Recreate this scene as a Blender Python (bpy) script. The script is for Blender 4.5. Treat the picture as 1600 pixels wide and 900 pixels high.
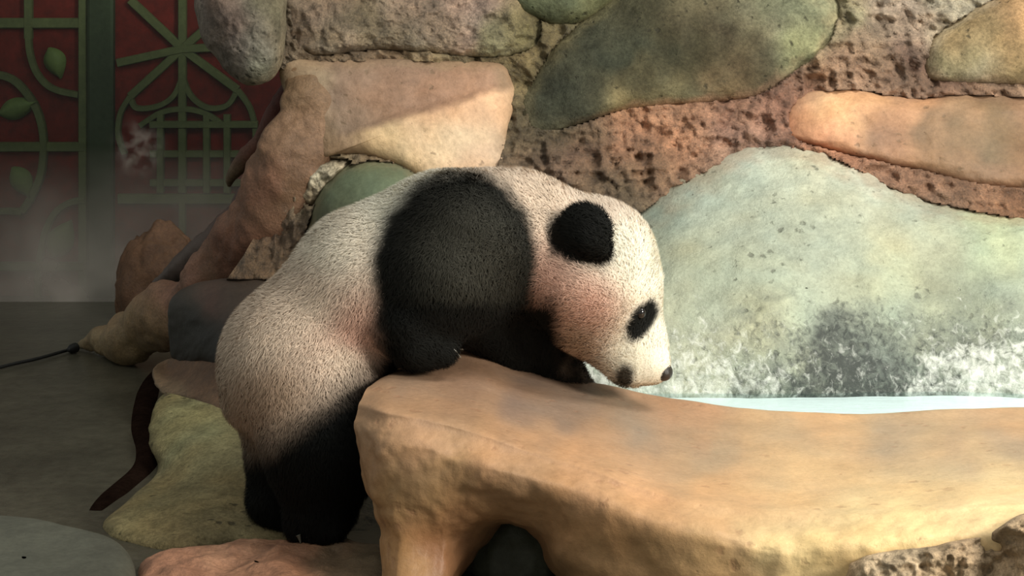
import bpy, math, random
import numpy as np
from mathutils import Vector
random.seed(7); rng = np.random.default_rng(7)
for o in list(bpy.data.objects): bpy.data.objects.remove(o)
scene = bpy.context.scene
C = scene.collection

# ------------------------------------------------------------------ camera
CAMZ, PITCH, F = 0.93, math.radians(10), 3000.0          # F: focal length in pixels of the 1600x900 frame
cam_d = bpy.data.cameras.new('camera'); cam = bpy.data.objects.new('camera', cam_d); C.objects.link(cam)
cam.location = (0, 0, CAMZ); cam.rotation_euler = (math.pi/2 - PITCH, 0, 0)
cam_d.sensor_width = 36; cam_d.lens = F/1600*36; cam_d.clip_start = 0.05
scene.camera = cam
# ------------------------------------------------------------------ world, lights, exposure
world = bpy.data.worlds.new('world'); scene.world = world; world.use_nodes = True
bg = world.node_tree.nodes['Background']; bg.inputs[0].default_value = (0.93, 0.97, 0.90, 1); bg.inputs[1].default_value = 0.28
def area(name, loc, target, size, power, col):
    l = bpy.data.lights.new(name, 'AREA'); l.shape = 'DISK'; l.size = size; l.energy = power; l.color = col
    o = bpy.data.objects.new(name, l); C.objects.link(o); o.location = loc
    o.rotation_euler = (Vector(target)-Vector(loc)).to_track_quat('-Z', 'Y').to_euler(); return o
area('window_light', (2.7, 0.5, 1.75), (0.4, 3.2, 0.25), 1.0, 140, (1.0, 0.95, 0.84))
area('skylight', (1.5, 2.5, 2.7), (0.75, 3.2, 0.2), 0.9, 46, (1.0, 0.98, 0.90))
area('fill_light', (-0.6, 1.2, 3.4), (0.0, 3.2, 0.2), 1.6, 28, (1.0, 0.96, 0.88))  # added unseen fill that lifts the shaded ledge front
scene.view_settings.view_transform = 'Standard'; scene.view_settings.look = 'None'
scene.view_settings.gamma = 1; scene.view_settings.use_curve_mapping = False
scene.view_settings.exposure = 0.12

# ------------------------------------------------------------------ helpers: space
SP, CP = math.sin(PITCH), math.cos(PITCH)
def W(u, v, d):
    u = np.asarray(u, float); v = np.asarray(v, float); d = np.asarray(d, float)
    x = (u-800)/F*d; k = (450-v)/F
    return np.stack(np.broadcast_arrays(x, d*(CP+k*SP), CAMZ+d*(-SP+k*CP)), -1)
def onZ(u, v, z):
    k = (450-np.asarray(v, float))/F
    return W(u, v, (z-CAMZ)/(-SP+k*CP))
def onY(u, v, y):
    k = (450-np.asarray(v, float))/F
    return W(u, v, y/(CP+k*SP))
def uv_of(P):
    P = np.asarray(P); q = P - np.array([0, 0, CAMZ])
    d = q[..., 1]*CP - q[..., 2]*SP; h = q[..., 1]*SP + q[..., 2]*CP
    return 800+q[..., 0]/d*F, 450-h/d*F, d
def srgb(*c):
    c = np.asarray(c, float)/255.0
    c = np.where(c <= 0.04045, c/12.92, ((c+0.055)/1.055)**2.4)
    return (c@np.array([.3, .6, .1]))*0.18+c*0.82
# ------------------------------------------------------------------ helpers: noise
def _h(ix, iy, iz):
    with np.errstate(over='ignore'):
        n = (ix*np.int64(374761393) + iy*np.int64(668265263) + iz*np.int64(2147483647)) & np.int64(0xffffffff)
        n = ((n ^ (n >> 13))*np.int64(1274126177)) & np.int64(0xffffffff)
        n = ((n ^ (n >> 15))*np.int64(2246822519)) & np.int64(0xffffffff)
        return ((n ^ (n >> 16)) & 0xffff)/65535.0
def vnoise(P):
    P = np.asarray(P, float); i = np.floor(P).astype(np.int64); f = P-i; f = f*f*f*(f*(f*6-15)+10)
    r = 0
    for dx in (0, 1):
        for dy in (0, 1):
            for dz in (0, 1):
                w = (f[..., 0] if dx else 1-f[..., 0])*(f[..., 1] if dy else 1-f[..., 1])*(f[..., 2] if dz else 1-f[..., 2])
                r = r + w*_h(i[..., 0]+dx, i[..., 1]+dy, i[..., 2]+dz)
    return r*2-1
ROT = np.array([[0.00, 0.80, 0.60], [-0.80, 0.36, -0.48], [-0.60, -0.48, 0.64]])
def fbm(P, s, oct=4, seed=0.0, ridge=False):
    P = (np.asarray(P, float)@ROT@ROT)/s + seed; a = 1.0; t = 0; r = 0
    for k in range(oct):
        n = vnoise(P)
        if ridge: n = 1-2*np.abs(n)
        r = r+a*n; t += a; a *= 0.52; P = (P@ROT)*2.03+17.3
    return r/t
def sstep(a, b, x):
    t = np.clip((x-a)/(b-a), 0, 1); return t*t*(3-2*t)
def idw(u, v, pts, p=2.6, warp=38, eps=0.12):
    """pts: (u, v, value...) -> smooth interpolation"""
    u = np.asarray(u, float); v = np.asarray(v, float); num = 0; den = 0
    if warp:
        q = np.stack([u/70, v/70, u*0], -1); u = u+warp*(vnoise(q)+0.5*vnoise(q*2.3+9)); v = v+warp*0.7*(vnoise(q+31.7)+0.5*vnoise(q*2.3+51))
    for q in pts:
        w = 1.0/(((u-q[0])**2+(v-q[1])**2)/1e4+eps)**(p/2)
        num = num + w[..., None]*np.asarray(q[2], float); den = den+w
    return num/den[..., None]
# ------------------------------------------------------------------ helpers: objects
def setp(o, **k):
    for a, b in k.items():
        if b is not None: o[a] = b
    return o
def mesh_obj(name, V, Fc, mat, parent=None, col=None, smooth=True, origin='base', normals=None, **props):
    V = np.asarray(V, float)
    lo, hi = V.min(0), V.max(0)
    org = np.array([(lo[0]+hi[0])/2, (lo[1]+hi[1])/2, lo[2]])
    me = bpy.data.meshes.new(name)
    if isinstance(Fc, np.ndarray):
        n, k = Fc.shape
        me.vertices.add(len(V)); me.vertices.foreach_set('co', (V-org).ravel())
        me.loops.add(n*k); me.loops.foreach_set('vertex_index', Fc.astype(np.int32).ravel())
        me.polygons.add(n); me.polygons.foreach_set('loop_start', np.arange(0, n*k, k, dtype=np.int32))
        me.update(calc_edges=True); me.validate()
    else:
        me.from_pydata((V-org).tolist(), [], Fc); me.update()
    if smooth: me.polygons.foreach_set('use_smooth', np.ones(len(me.polygons), bool))
    if col is not None:
        a = me.color_attributes.new('Col', 'FLOAT_COLOR', 'POINT')
        a.data.foreach_set('color', np.concatenate([np.clip(col, 0, 1), np.ones((len(V), 1))], 1).astype(np.float32).ravel())
    if normals is not None: me.normals_split_custom_set_from_vertices(normals.tolist())
    me.materials.append(mat)
    o = bpy.data.objects.new(name, me); C.objects.link(o); o.location = org
    if parent is not None:
        o.parent = parent
        o.location = Vector(org)-world_loc(parent)
    return setp(o, **props)
def world_loc(o):
    p = Vector(o.location)
    while o.parent is not None: o = o.parent; p += o.location
    return p
def empty(name, loc, **props):
    o = bpy.data.objects.new(name, None); C.objects.link(o); o.location = loc; o.empty_display_size = .05
    return setp(o, **props)
def grid_faces(nr, nc, closed=False):
    r = np.arange(nr-1)[:, None]; c = np.arange(nc if closed else nc-1)[None]
    a = r*nc+c; b = r*nc+(c+1) % nc
    return np.stack([a, b, b+nc, a+nc], -1).reshape(-1, 4)
def catmull(P, n, closed=False):
    P = np.asarray(P, float); m = len(P)
    t = np.linspace(0, m if closed else m-1, n, endpoint=not closed); i = np.floor(t).astype(int)
    if not closed: i = np.minimum(i, m-2)
    f = (t-i).reshape((-1,)+(1,)*(P.ndim-1))
    g = (lambda k: P[k % m]) if closed else (lambda k: P[np.clip(k, 0, m-1)])
    a, b, c, d = g(i-1), g(i), g(i+1), g(i+2)
    return b+0.5*f*(c-a+f*(2*a-5*b+4*c-d+f*(3*(b-c)+d-a)))
def vnormals(V, Fq):
    N = np.zeros_like(V); n = np.cross(V[Fq[:, 2]]-V[Fq[:, 0]], V[Fq[:, 3]]-V[Fq[:, 1]])
    for k in range(4): np.add.at(N, Fq[:, k], n)
    return N/(np.linalg.norm(N, axis=1, keepdims=True)+1e-12)
# ------------------------------------------------------------------ materials
def nt(name):
    m = bpy.data.materials.new(name); m.use_nodes = True
    return m, m.node_tree.nodes, m.node_tree.links, m.node_tree.nodes['Principled BSDF']
def rock_mat(name, rough=0.75, bump=0.5, scale=60, spec=0.35, grain=0.25, speck=None, speck_amt=0.5, speck_scale=45, base=None, coat=0.0, splash_glint=False):
    """painted cement: vertex colour broken up by grain, optional pits, fine relief"""
    m, N, L, P = nt(name)
    tc = N.new('ShaderNodeTexCoord')
    if base is None:
        at = N.new('ShaderNodeAttribute'); at.attribute_name = 'Col'; colour = at.outputs['Color']
    else:
        rg = N.new('ShaderNodeRGB'); rg.outputs[0].default_value = (*base, 1); colour = rg.outputs[0]
    n1 = N.new('ShaderNodeTexNoise'); n1.inputs['Scale'].default_value = scale*0.35; n1.inputs['Detail'].default_value = 8; n1.inputs['Roughness'].default_value = 0.7
    L.new(tc.outputs['Object'], n1.inputs['Vector'])
    mr = N.new('ShaderNodeMapRange'); mr.inputs[1].default_value = 0.3; mr.inputs[2].default_value = 0.7
    mr.inputs[3].default_value = 1-grain*1.3; mr.inputs[4].default_value = 1+grain
    L.new(n1.outputs[0], mr.inputs[0])
    n3 = N.new('ShaderNodeTexNoise'); n3.inputs['Scale'].default_value = scale*2.6; n3.inputs['Detail'].default_value = 4; n3.inputs['Roughness'].default_value = 0.75; L.new(tc.outputs['Object'], n3.inputs['Vector'])
    mr3 = N.new('ShaderNodeMapRange'); mr3.inputs[1].default_value = 0.28; mr3.inputs[2].default_value = 0.72; mr3.inputs[3].default_value = 1-grain*1.2; mr3.inputs[4].default_value = 1+grain; L.new(n3.outputs[0], mr3.inputs[0])
    mg = N.new('ShaderNodeMath'); mg.operation = 'MULTIPLY'; L.new(mr.outputs[0], mg.inputs[0]); L.new(mr3.outputs[0], mg.inputs[1])
    mx = N.new('ShaderNodeVectorMath'); mx.operation = 'SCALE'; L.new(colour, mx.inputs[0]); L.new(mg.outputs[0], mx.inputs['Scale'])
    out = mx.outputs[0]
    hh = N.new('ShaderNodeMath'); hh.operation = 'MULTIPLY_ADD'; hh.inputs[1].default_value = 0.35; L.new(n3.outputs[0], hh.inputs[0]); L.new(n1.outputs[0], hh.inputs[2])
    h = hh.outputs[0]
    if speck is not None:
        vo = N.new('ShaderNodeTexVoronoi'); vo.inputs['Scale'].default_value = speck_scale; vo.inputs['Randomness'].default_value = 1.0
        n2 = N.new('ShaderNodeTexNoise'); n2.inputs['Scale'].default_value = 9; n2.inputs['Detail'].default_value = 3
        nd = N.new('ShaderNodeTexNoise'); nd.inputs['Scale'].default_value = 70; nd.inputs['Detail'].default_value = 3; L.new(tc.outputs['Object'], nd.inputs['Vector'])
        va = N.new('ShaderNodeVectorMath'); va.operation = 'MULTIPLY_ADD'; va.inputs[1].default_value = (0.022, 0.022, 0.022); L.new(nd.outputs['Color'], va.inputs[0]); L.new(tc.outputs['Object'], va.inputs[2])
        L.new(va.outputs[0], vo.inputs['Vector']); L.new(tc.outputs['Object'], n2.inputs['Vector'])
        th = N.new('ShaderNodeMapRange'); th.inputs[1].default_value = 0.42; th.inputs[2].default_value = 0.66; th.inputs[3].default_value = 0.02; th.inputs[4].default_value = 0.27
        L.new(n2.outputs[0], th.inputs[0])
        sbt = N.new('ShaderNodeMath'); sbt.operation = 'SUBTRACT'; L.new(th.outputs[0], sbt.inputs[0]); L.new(vo.outputs['Distance'], sbt.inputs[1])
        lt = N.new('ShaderNodeMapRange'); lt.inputs[1].default_value = -0.06; lt.inputs[2].default_value = 0.10; L.new(sbt.outputs[0], lt.inputs[0])
        ml = N.new('ShaderNodeMath'); ml.operation = 'MULTIPLY'; ml.inputs[1].default_value = speck_amt; L.new(lt.outputs[0], ml.inputs[0])
        mm = N.new('ShaderNodeMixRGB'); mm.inputs[2].default_value = (*speck, 1); L.new(ml.outputs[0], mm.inputs[0]); L.new(out, mm.inputs[1]); out = mm.outputs[0]
        sb = N.new('ShaderNodeMath'); sb.operation = 'MULTIPLY_ADD'; sb.inputs[1].default_value = -0.35; L.new(lt.outputs[0], sb.inputs[0]); L.new(h, sb.inputs[2]); h = sb.outputs[0]
    if splash_glint:
        am = N.new('ShaderNodeAttribute'); am.attribute_name = 'Msk'
        mp = N.new('ShaderNodeMapping'); mp.inputs['Scale'].default_value = (1.0, 1.0, 0.8); mp.inputs['Rotation'].default_value = (0, 0.5, 0); L.new(tc.outputs['Object'], mp.inputs[0])
        for colr, sc, key, lo_, hi_, mxv in ((tuple(srgb(104, 112, 102)), 16, 1, 0.42, 0.70, 0.7), (tuple(srgb(40, 46, 44)), 80, 1, 0.50, 0.76, 0.85), ((0.84, 0.86, 0.80), 62, 0, 0.48, 0.76, 0.8)):
            ns = N.new('ShaderNodeTexNoise'); ns.inputs['Scale'].default_value = sc; ns.inputs['Detail'].default_value = 6; ns.inputs['Roughness'].default_value = 0.68; ns.inputs['Distortion'].default_value = 0.6
            L.new(mp.outputs[0], ns.inputs['Vector']); sp = N.new('ShaderNodeSeparateColor'); L.new(am.outputs['Color'], sp.inputs[0])
            ad = N.new('ShaderNodeMath'); ad.operation = 'MULTIPLY_ADD'; ad.inputs[1].default_value = 0.36; ad.inputs[2].default_value = -0.18; L.new(sp.outputs[key], ad.inputs[0])
            ad2 = N.new('ShaderNodeMath'); L.new(ns.outputs[0], ad2.inputs[0]); L.new(ad.outputs[0], ad2.inputs[1])
            r_ = N.new('ShaderNodeMapRange'); r_.inputs[1].default_value = lo_; r_.inputs[2].default_value = hi_; r_.inputs[4].default_value = mxv; L.new(ad2.outputs[0], r_.inputs[0])
            m3 = N.new('ShaderNodeMixRGB'); m3.inputs[2].default_value = (*colr, 1); L.new(r_.outputs[0], m3.inputs[0]); L.new(out, m3.inputs[1]); out = m3.outputs[0]
    L.new(out, P.inputs['Base Color'])
    bp = N.new('ShaderNodeBump'); bp.inputs['Strength'].default_value = bump; bp.inputs['Distance'].default_value = 0.012
    L.new(h, bp.inputs['Height']); L.new(bp.outputs[0], P.inputs['Normal'])
    P.inputs['Roughness'].default_value = rough; P.inputs['Specular IOR Level'].default_value = spec
    P.inputs['Coat Weight'].default_value = coat; P.inputs['Coat Roughness'].default_value = 0.25
    return m
def plain(name, col, rough=0.6, spec=0.4, grain=0.1, bump=0.1, scale=40):
    return rock_mat(name, rough, bump, scale, spec, grain, base=col)

M_MORTAR = rock_mat('rough painted cement', 0.5, 1.0, 90, 0.55, 0.42)
M_TAN = rock_mat('tan painted stone', 0.62, 0.35, 40, 0.35, 0.16, speck=tuple(srgb(110, 88, 62)), speck_amt=0.6, speck_scale=38)
M_PIT = rock_mat('pitted stone', 0.75, 0.6, 55, 0.15, 0.34, speck=tuple(srgb(46, 44, 34)), speck_amt=0.7, speck_scale=42)
M_GREY = rock_mat('pale grey pitted stone', 0.55, 0.55, 60, 0.45, 0.16, speck=tuple(srgb(96, 100, 84)), speck_amt=0.7, speck_scale=40, splash_glint=True)
M_LEDGE = rock_mat('orange brown sealed cement', 0.48, 0.22, 45, 0.45, 0.10, speck=tuple(srgb(150, 100, 66)), speck_amt=0.35, speck_scale=30)
M_SMOOTH = rock_mat('smooth painted stone', 0.55, 0.2, 40, 0.4, 0.14)
M_ROOT = rock_mat('sculpted root cement', 0.6, 0.5, 60, 0.4, 0.25)
M_RUBBLE = rock_mat('rubble cement', 0.8, 0.8, 80, 0.3, 0.35)

# ================================================================== THE SETTING
def rbf_fit(pts):
    A = np.array([(p[0]/500, p[1]/500) for p in pts]); z = np.array([p[2] for p in pts]); n = len(A)
    r = np.linalg.norm(A[:, None]-A[None], axis=2); K = r
    Mx = np.zeros((n+3, n+3)); Mx[:n, :n] = K+np.eye(n)*1e-3; Mx[:n, n] = 1; Mx[:n, n+1:] = A; Mx[n, :n] = 1; Mx[n+1:, :n] = A.T
    c = np.linalg.solve(Mx, np.concatenate([z, np.zeros(3)]))
    def f(u, v):
        u = np.asarray(u, float)/500; v = np.asarray(v, float)/500
        r = c[n]+c[n+1]*u+c[n+2]*v
        for k in range(n): r = r+c[k]*np.hypot(u-A[k, 0], v-A[k, 1])
        return r
    return f
DW = rbf_fit([(2400, 0, 3.98), (2400, 300, 3.76), (2400, 625, 3.47), (2400, 720, 3.47), (1800, -80, 4.0), (1600, 0, 3.92), (1200, 0, 3.92), (800, 0, 3.88), (450, 0, 3.85), (350, 0, 3.85),
              (1600, 150, 3.84), (1200, 160, 3.84), (830, 180, 3.84), (500, 150, 3.84), (1200, 260, 3.76), (1600, 310, 3.72),
              (1000, 300, 3.76), (1600, 480, 3.54), (1200, 480, 3.52), (1000, 480, 3.54), (1600, 625, 3.47), (1200, 625, 3.47), (950, 620, 3.47),
              (1600, 720, 3.47), (1200, 720, 3.47), (900, 720, 3.47), (700, 300, 3.76), (700, 500, 3.6), (560, 300, 3.78),
              (500, 500, 3.66), (420, 400, 3.84), (380, 560, 3.62), (300, 500, 3.82), (260, 570, 3.9), (260, 640, 3.62), (300, 700, 3.42), (250, 740, 3.4),
              (400, 700, 3.38), (400, 800, 3.18), (280, 800, 3.16), (180, 820, 3.12), (220, 780, 3.24), (300, 862, 3.01), (450, 862, 3.05), (620, 862, 3.08), (560, 700, 3.36)])
# wall_back: one relief of rough cement in which the stones sit
WCOL = [(320, 20, srgb(120, 112, 96)), (430, 60, srgb(140, 120, 92)), (560, 70, srgb(150, 122, 88)), (700, 80, srgb(150, 132, 92)), (820, 120, srgb(118, 108, 66)),
        (850, 60, srgb(128, 112, 66)), (820, 200, srgb(92, 84, 58)), (880, 250, srgb(146, 112, 88)), (950, 20, srgb(130, 124, 80)), (1000, 215, srgb(204, 148, 108)), (1100, 200, srgb(212, 154, 112)),
        (1180, 180, srgb(188, 134, 106)), (1210, 190, srgb(126, 82, 60)), (980, 290, srgb(104, 92, 66)), (900, 290, srgb(124, 100, 74)),
        (1260, 130, srgb(168, 122, 96)), (1300, 90, srgb(196, 148, 108)), (1380, 60, srgb(196, 156, 116)), (1420, 20, srgb(190, 160, 134)), (1440, 110, srgb(124, 88, 70)),
        (1310, 20, srgb(176, 160, 110)), (1500, 5, srgb(200, 190, 160)), (1500, 290, srgb(150, 112, 82)), (1400, 270, srgb(156, 114, 84)), (1600, 310, srgb(150, 104, 66)), (1300, 240, srgb(190, 130, 92)),
        (500, 270, srgb(150, 134, 100)), (440, 330, srgb(132, 92, 58)), (430, 400, srgb(120, 92, 60)), (350, 560, srgb(120, 84, 52)), (480, 180, srgb(160, 126, 84)), (250, 600, srgb(110, 90, 56)), (300, 650, srgb(118, 112, 74)), (450, 700, srgb(112, 104, 70)),
        (1000, 620, srgb(170, 180, 165)), (1600, 640, srgb(190, 215, 215)), (1300, 640, srgb(190, 215, 215))]
def wall_amp(u, v):
    a = idw(u, v, [(560, 40, (1.0,)), (440, 60, (1.0,)), (750, 60, (0.8,)), (840, 150, (0.9,)), (1000, 220, (1.25,)), (1100, 200, (1.25,)), (900, 260, (1.3,)), (1300, 80, (1.3,)), (1400, 50, (1.3,)),
                   (1250, 140, (1.3,)), (1450, 290, (0.9,)), (1600, 300, (0.9,)), (500, 270, (1.2,)), (430, 380, (0.6,)), (330, 600, (0.5,)), (400, 760, (0.3,)), (1200, 500, (0.3,))])[..., 0]
    return a
nR, nC = 330, 580
vv = np.linspace(-90, 866, nR); Lb = np.interp(vv, [-90, 0, 90, 130, 200, 260, 330, 400, 470, 540, 600, 640, 690, 740, 790, 830, 866],
                                               [330, 350, 420, 470, 470, 450, 420, 380, 330, 290, 262, 250, 246, 262, 214, 190, 220])
ss = np.linspace(0, 1, nC)
U = Lb[:, None]+(2350-Lb[:, None])*ss[None]**1.3; Vv = np.repeat(vv[:, None], nC, 1)
D = DW(U, Vv); Pw = W(U, Vv, D)
rel = fbm(Pw, 0.085, 5, 3.1)*0.022 + fbm(Pw, 0.034, 4, 9.7, True)*0.013 + fbm(Pw, 0.014, 3, 1.7)*0.006
D2 = D - rel*wall_amp(U, Vv)*1.6
col = idw(U, Vv, WCOL, 3.0)
tint = fbm(Pw, 0.05, 4, 5.5)[..., None]
crev = np.clip(fbm(Pw, 0.030, 3, 9.7, True), -1, 1)[..., None]
col = 0.92*col*(1+0.55*tint) ; col = col*(1+np.array([0.10, 0.0, -0.08])*fbm(Pw, 0.16, 3, 8.8)[..., None]*1.5)
Pw = W(U, Vv, D2)
# a return on the left so that the wall has a side
Pl = Pw[:, :1].copy(); Dl = np.minimum(D2[:, :1]+0.35, 4.5); Pl = W(U[:, :1]+25, Vv[:, :1], Dl); Pl[..., 2] = np.where(Vv[:, :1] > 560, np.maximum(Pl[..., 2], -0.03), Pl[..., 2])
Pw = np.concatenate([Pl, Pw], 1); col = np.concatenate([col[:, :1], col], 1); UU = np.concatenate([U[:, :1], U], 1); VV = np.concatenate([Vv[:, :1], Vv], 1)
Fq = grid_faces(nR, nC+1)
keep = ~((VV.reshape(-1)[Fq].max(1) > 700) & (UU.reshape(-1)[Fq].max(1) > 640))
Pw[..., 2] = np.maximum(Pw[..., 2], -0.03)
wall = mesh_obj('wall_back', Pw.reshape(-1, 3), Fq[keep], M_MORTAR, col=col.reshape(-1, 3), kind='structure',
                label='rough painted mock rock wall with stones set in orange cement', category='wall')

OUTL = []
def stone(outline, bulge, cols, mat, parent=wall, depth=None, rough=0.006, rscale=0.09, dent=0.0, name='stone', nA=150, nRg=46, power=2.2, sink=0.02, mottle=0.25, centre=None, seed=None, fine=0.0, colfn=None, wobble=0.05, rim=0.35, maskfn=None, edge=0.006, dfn=None, **props):
    depth = depth or DW
    O = catmull(np.array(outline, float), nA, True)
    c = np.array(centre, float) if centre else O.mean(0)
    r = np.linspace(0.0, 1, nRg)**0.8; r[0] = 0.004
    Pe = W(O[:, 0], O[:, 1], np.full(nA, 3.8))
    wob = 1+wobble*(fbm(Pe, 0.09, 4, 3.3+len(outline))*0.8+fbm(Pe, 0.025, 3, 7.0)*0.2)
    O = c+(O-c)*wob[:, None]
    OUTL.append((O, c, parent))
    Q = c+(O-c)[None]*r[:, None, None]
    u, v = Q[..., 0], Q[..., 1]; seed = seed if seed is not None else (outline[0][0]*0.013+outline[0][1]*0.007)
    d0 = depth(u, v); P0 = W(u, v, d0)
    # edge wobble
    e = fbm(P0, 0.05, 3, seed+2)*edge*r[:, None]**3
    prof = (1-r**power)[:, None]
    d = d0+sink-(bulge+sink)*prof**0.6 - fbm(P0, rscale, 4, seed)*rough*2 - fbm(P0, 0.02, 3, seed+4)*fine
    if dfn is not None: d = d+dfn(u, v, P0)*prof
    if dent: d = d+np.maximum(0, fbm(P0, 0.12, 2, seed+9))*dent
    P = W(u, v, d); P[..., 0] += e; P[..., 2] += e*0.6
    # closing rim that goes back into the wall
    back = W(u[-1:], v[-1:], d[-1:]+0.06)
    P = np.concatenate([P, back], 0); u = np.concatenate([u, u[-1:]]); v = np.concatenate([v, v[-1:]])
    if colfn: cc = colfn(u, v, P)
    else: cc = idw(u, v, cols, 3.0)
    cc = cc*(1+mottle*fbm(P, 0.07, 5, seed+1)[..., None]) * (1+np.array([0.12, 0, -0.12])*fbm(P, 0.11, 3, seed+6)[..., None])
    if rim:
        rr = np.append(r, 1.0)[:, None]; kk = (sstep(0.80, 0.98, rr+0.12*fbm(P, 0.03, 4, seed+8))*rim)[..., None]
        cc = cc*(1-kk)+idw(u, v, WCOL, 3.0)*(1+0.3*fbm(P, 0.04, 4, 5.5)[..., None])*kk
    n0, n1, _ = P.shape
    P[..., 2] = np.maximum(P[..., 2], -0.02)
    o = mesh_obj(name, P.reshape(-1, 3), grid_faces(n0, n1, True)[:, ::-1].copy(), mat, parent, cc.reshape(-1, 3), **props)
    if maskfn:
        a = o.data.color_attributes.new('Msk', 'FLOAT_COLOR', 'POINT'); k = maskfn(u, v, P).reshape(-1, 2)
        a.data.foreach_set('color', np.concatenate([k, np.zeros((len(k), 1)), np.ones((len(k), 1))], 1).astype(np.float32).ravel())
    return o

# pale grey sloping stone with dark splashed foot and white glints painted in its colour
def grey_cols(u, v, P):
    c = idw(u, v, [(1000, 340, srgb(146, 158, 142)), (1100, 290, srgb(168, 178, 162)), (1230, 240, srgb(198, 208, 190)), (1330, 280, srgb(196, 204, 186)), (1250, 350, srgb(166, 180, 166)), (1100, 420, srgb(168, 176, 152)),
                   (1450, 380, srgb(176, 182, 158)), (1600, 360, srgb(186, 196, 156)), (1400, 440, srgb(188, 194, 162)), (1200, 500, srgb(178, 186, 160)), (1500, 480, srgb(138, 148, 130)), (1330, 560, srgb(120, 130, 122)), (1050, 560, srgb(176, 184, 166)), (1600, 560, srgb(160, 176, 164)), (1420, 320, srgb(176, 182, 162))], 3)
    return c*np.array([0.89, 0.88, 0.83])
def splash_glint(u, v, P):
    b = fbm(P, 0.16, 3, 7.1); k = sstep(440, 600, v+70*fbm(P, 0.2, 3, 4.4))
    lite = k*np.clip(idw(u, v, [(1100, 580, (.85,)), (1200, 590, (.8,)), (1300, 600, (.5,)), (1370, 560, (.35,)), (1450, 590, (.95,)), (1560, 590, (1.0,)), (1250, 530, (.5,)), (1500, 500, (.4,))])[..., 0]-0.4*b, 0, 1)+0.10*sstep(300, 250, v)
    dk = idw(u, v, [(1330, 580, (1.0,)), (1280, 560, (.9,)), (1500, 490, (.7,)), (1400, 600, (.9,)), (1150, 610, (.75,)), (1100, 560, (.2,)), (1200, 540, (.4,)), (1560, 600, (.45,)), (1430, 540, (.45,)), (1250, 400, (.0,)), (1500, 400, (.0,)), (1050, 450, (0.,))])[..., 0]
    return np.stack([lite, np.clip(dk*1.25, 0, 1.15)*sstep(400, 540, v+40*b)+0.0], -1)
stone([(985, 332), (1040, 292), (1110, 255), (1170, 228), (1230, 222), (1290, 235), (1350, 262), (1400, 288), (1450, 306), (1510, 320), (1570, 331), (1640, 340), (1780, 340), (1790, 500), (1780, 650), (1600, 650), (1400, 650), (1200, 650), (1050, 648), (950, 640), (850, 620), (840, 500), (900, 400)],
      0.050, None, M_GREY, rough=0.008, rscale=0.16, nA=260, nRg=110, power=5, centre=(1260, 450), colfn=grey_cols, maskfn=splash_glint, wobble=0.012, rim=0.35, mottle=0.10, fine=0.003, label='large pale grey sloping stone with a dark splashed foot')
stone([(824, 196), (822, 140), (850, 80), (900, 36), (950, -4), (990, -60), (1150, -80), (1270, -60), (1312, -10), (1312, 42), (1288, 84), (1240, 122), (1190, 150), (1130, 158), (1050, 164), (980, 172), (900, 198), (862, 206)],
      0.028, [(880, 150, srgb(60, 61, 46)), (960, 90, srgb(50, 58, 47)), (1040, 100, srgb(45, 48, 34)), (1120, 60, srgb(67, 58, 41)), (1000, 30, srgb(63, 60, 40)), (1180, 110, srgb(61, 54, 36)), (1260, 70, srgb(138, 140, 94)), (1250, 10, srgb(118, 120, 90)), (1160, 150, srgb(112, 92, 62)), (1190, 30, srgb(116, 110, 84)), (1000, 160, srgb(128, 116, 76))],
      M_PIT, colfn=None, rough=0.009, rscale=0.2, mottle=0.35, power=4, fine=0.003, nA=200, nRg=70, label='dark green pitted stone')
stone([(1446, 96), (1456, 60), (1500, 26), (1548, 0), (1600, -25), (1700, -60), (1800, -60), (1800, 60), (1800, 132), (1600, 134), (1520, 131), (1458, 126)],
      0.05, [(1480, 90, srgb(122, 112, 74)), (1540, 50, srgb(146, 120, 74)), (1600, 20, srgb(182, 140, 90)), (1600, 100, srgb(122, 104, 66)), (1500, 120, srgb(160, 150, 120))], M_PIT, rough=0.008, mottle=0.2, power=5, label='olive brown stone with straight foot')
stone([(1224, 188), (1232, 162), (1262, 146), (1330, 138), (1420, 152), (1500, 146), (1600, 150), (1800, 152), (1800, 300), (1600, 296), (1520, 286), (1450, 270), (1380, 255), (1300, 236), (1240, 220)],
      0.035, [(1250, 180, srgb(222, 158, 102)), (1300, 165, srgb(230, 178, 118)), (1400, 175, srgb(214, 154, 102)), (1480, 170, srgb(168, 126, 84)), (1360, 215, srgb(138, 100, 74)), (1440, 215, srgb(104, 84, 58)), (1540, 220, srgb(100, 86, 56)), (1600, 190, srgb(146, 102, 66)), (1540, 265, srgb(140, 102, 70)), (1260, 205, srgb(206, 132, 92))],
      M_TAN, rough=0.007, mottle=0.25, power=4, label='orange brown band stone')
def tan_line(u, v, P):
    return v-(205-(u-560)*0.30)+6*fbm(P, 0.05, 3, 2.0)
def tan_cols(u, v, P):
    hi = idw(u, v, [(480, 120, srgb(158, 130, 94)), (560, 130, srgb(134, 106, 84)), (650, 120, srgb(140, 108, 84)), (740, 115, srgb(164, 122, 90)), (540, 185, srgb(138, 112, 90)), (690, 140, srgb(158, 114, 82)), (480, 220, srgb(140, 110, 76))], 3.0)
    lo_ = idw(u, v, [(600, 215, srgb(214, 178, 122)), (680, 220, srgb(222, 186, 138)), (760, 240, srgb(212, 170, 130)), (700, 165, srgb(206, 152, 104)), (770, 160, srgb(222, 172, 126)), (540, 230, srgb(176, 140, 98))], 3.0)
    k = sstep(-7, 12, tan_line(u, v, P))[..., None]; k = k*sstep(500, 580, u)[..., None]
    return hi*(1-k)+lo_*k
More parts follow.
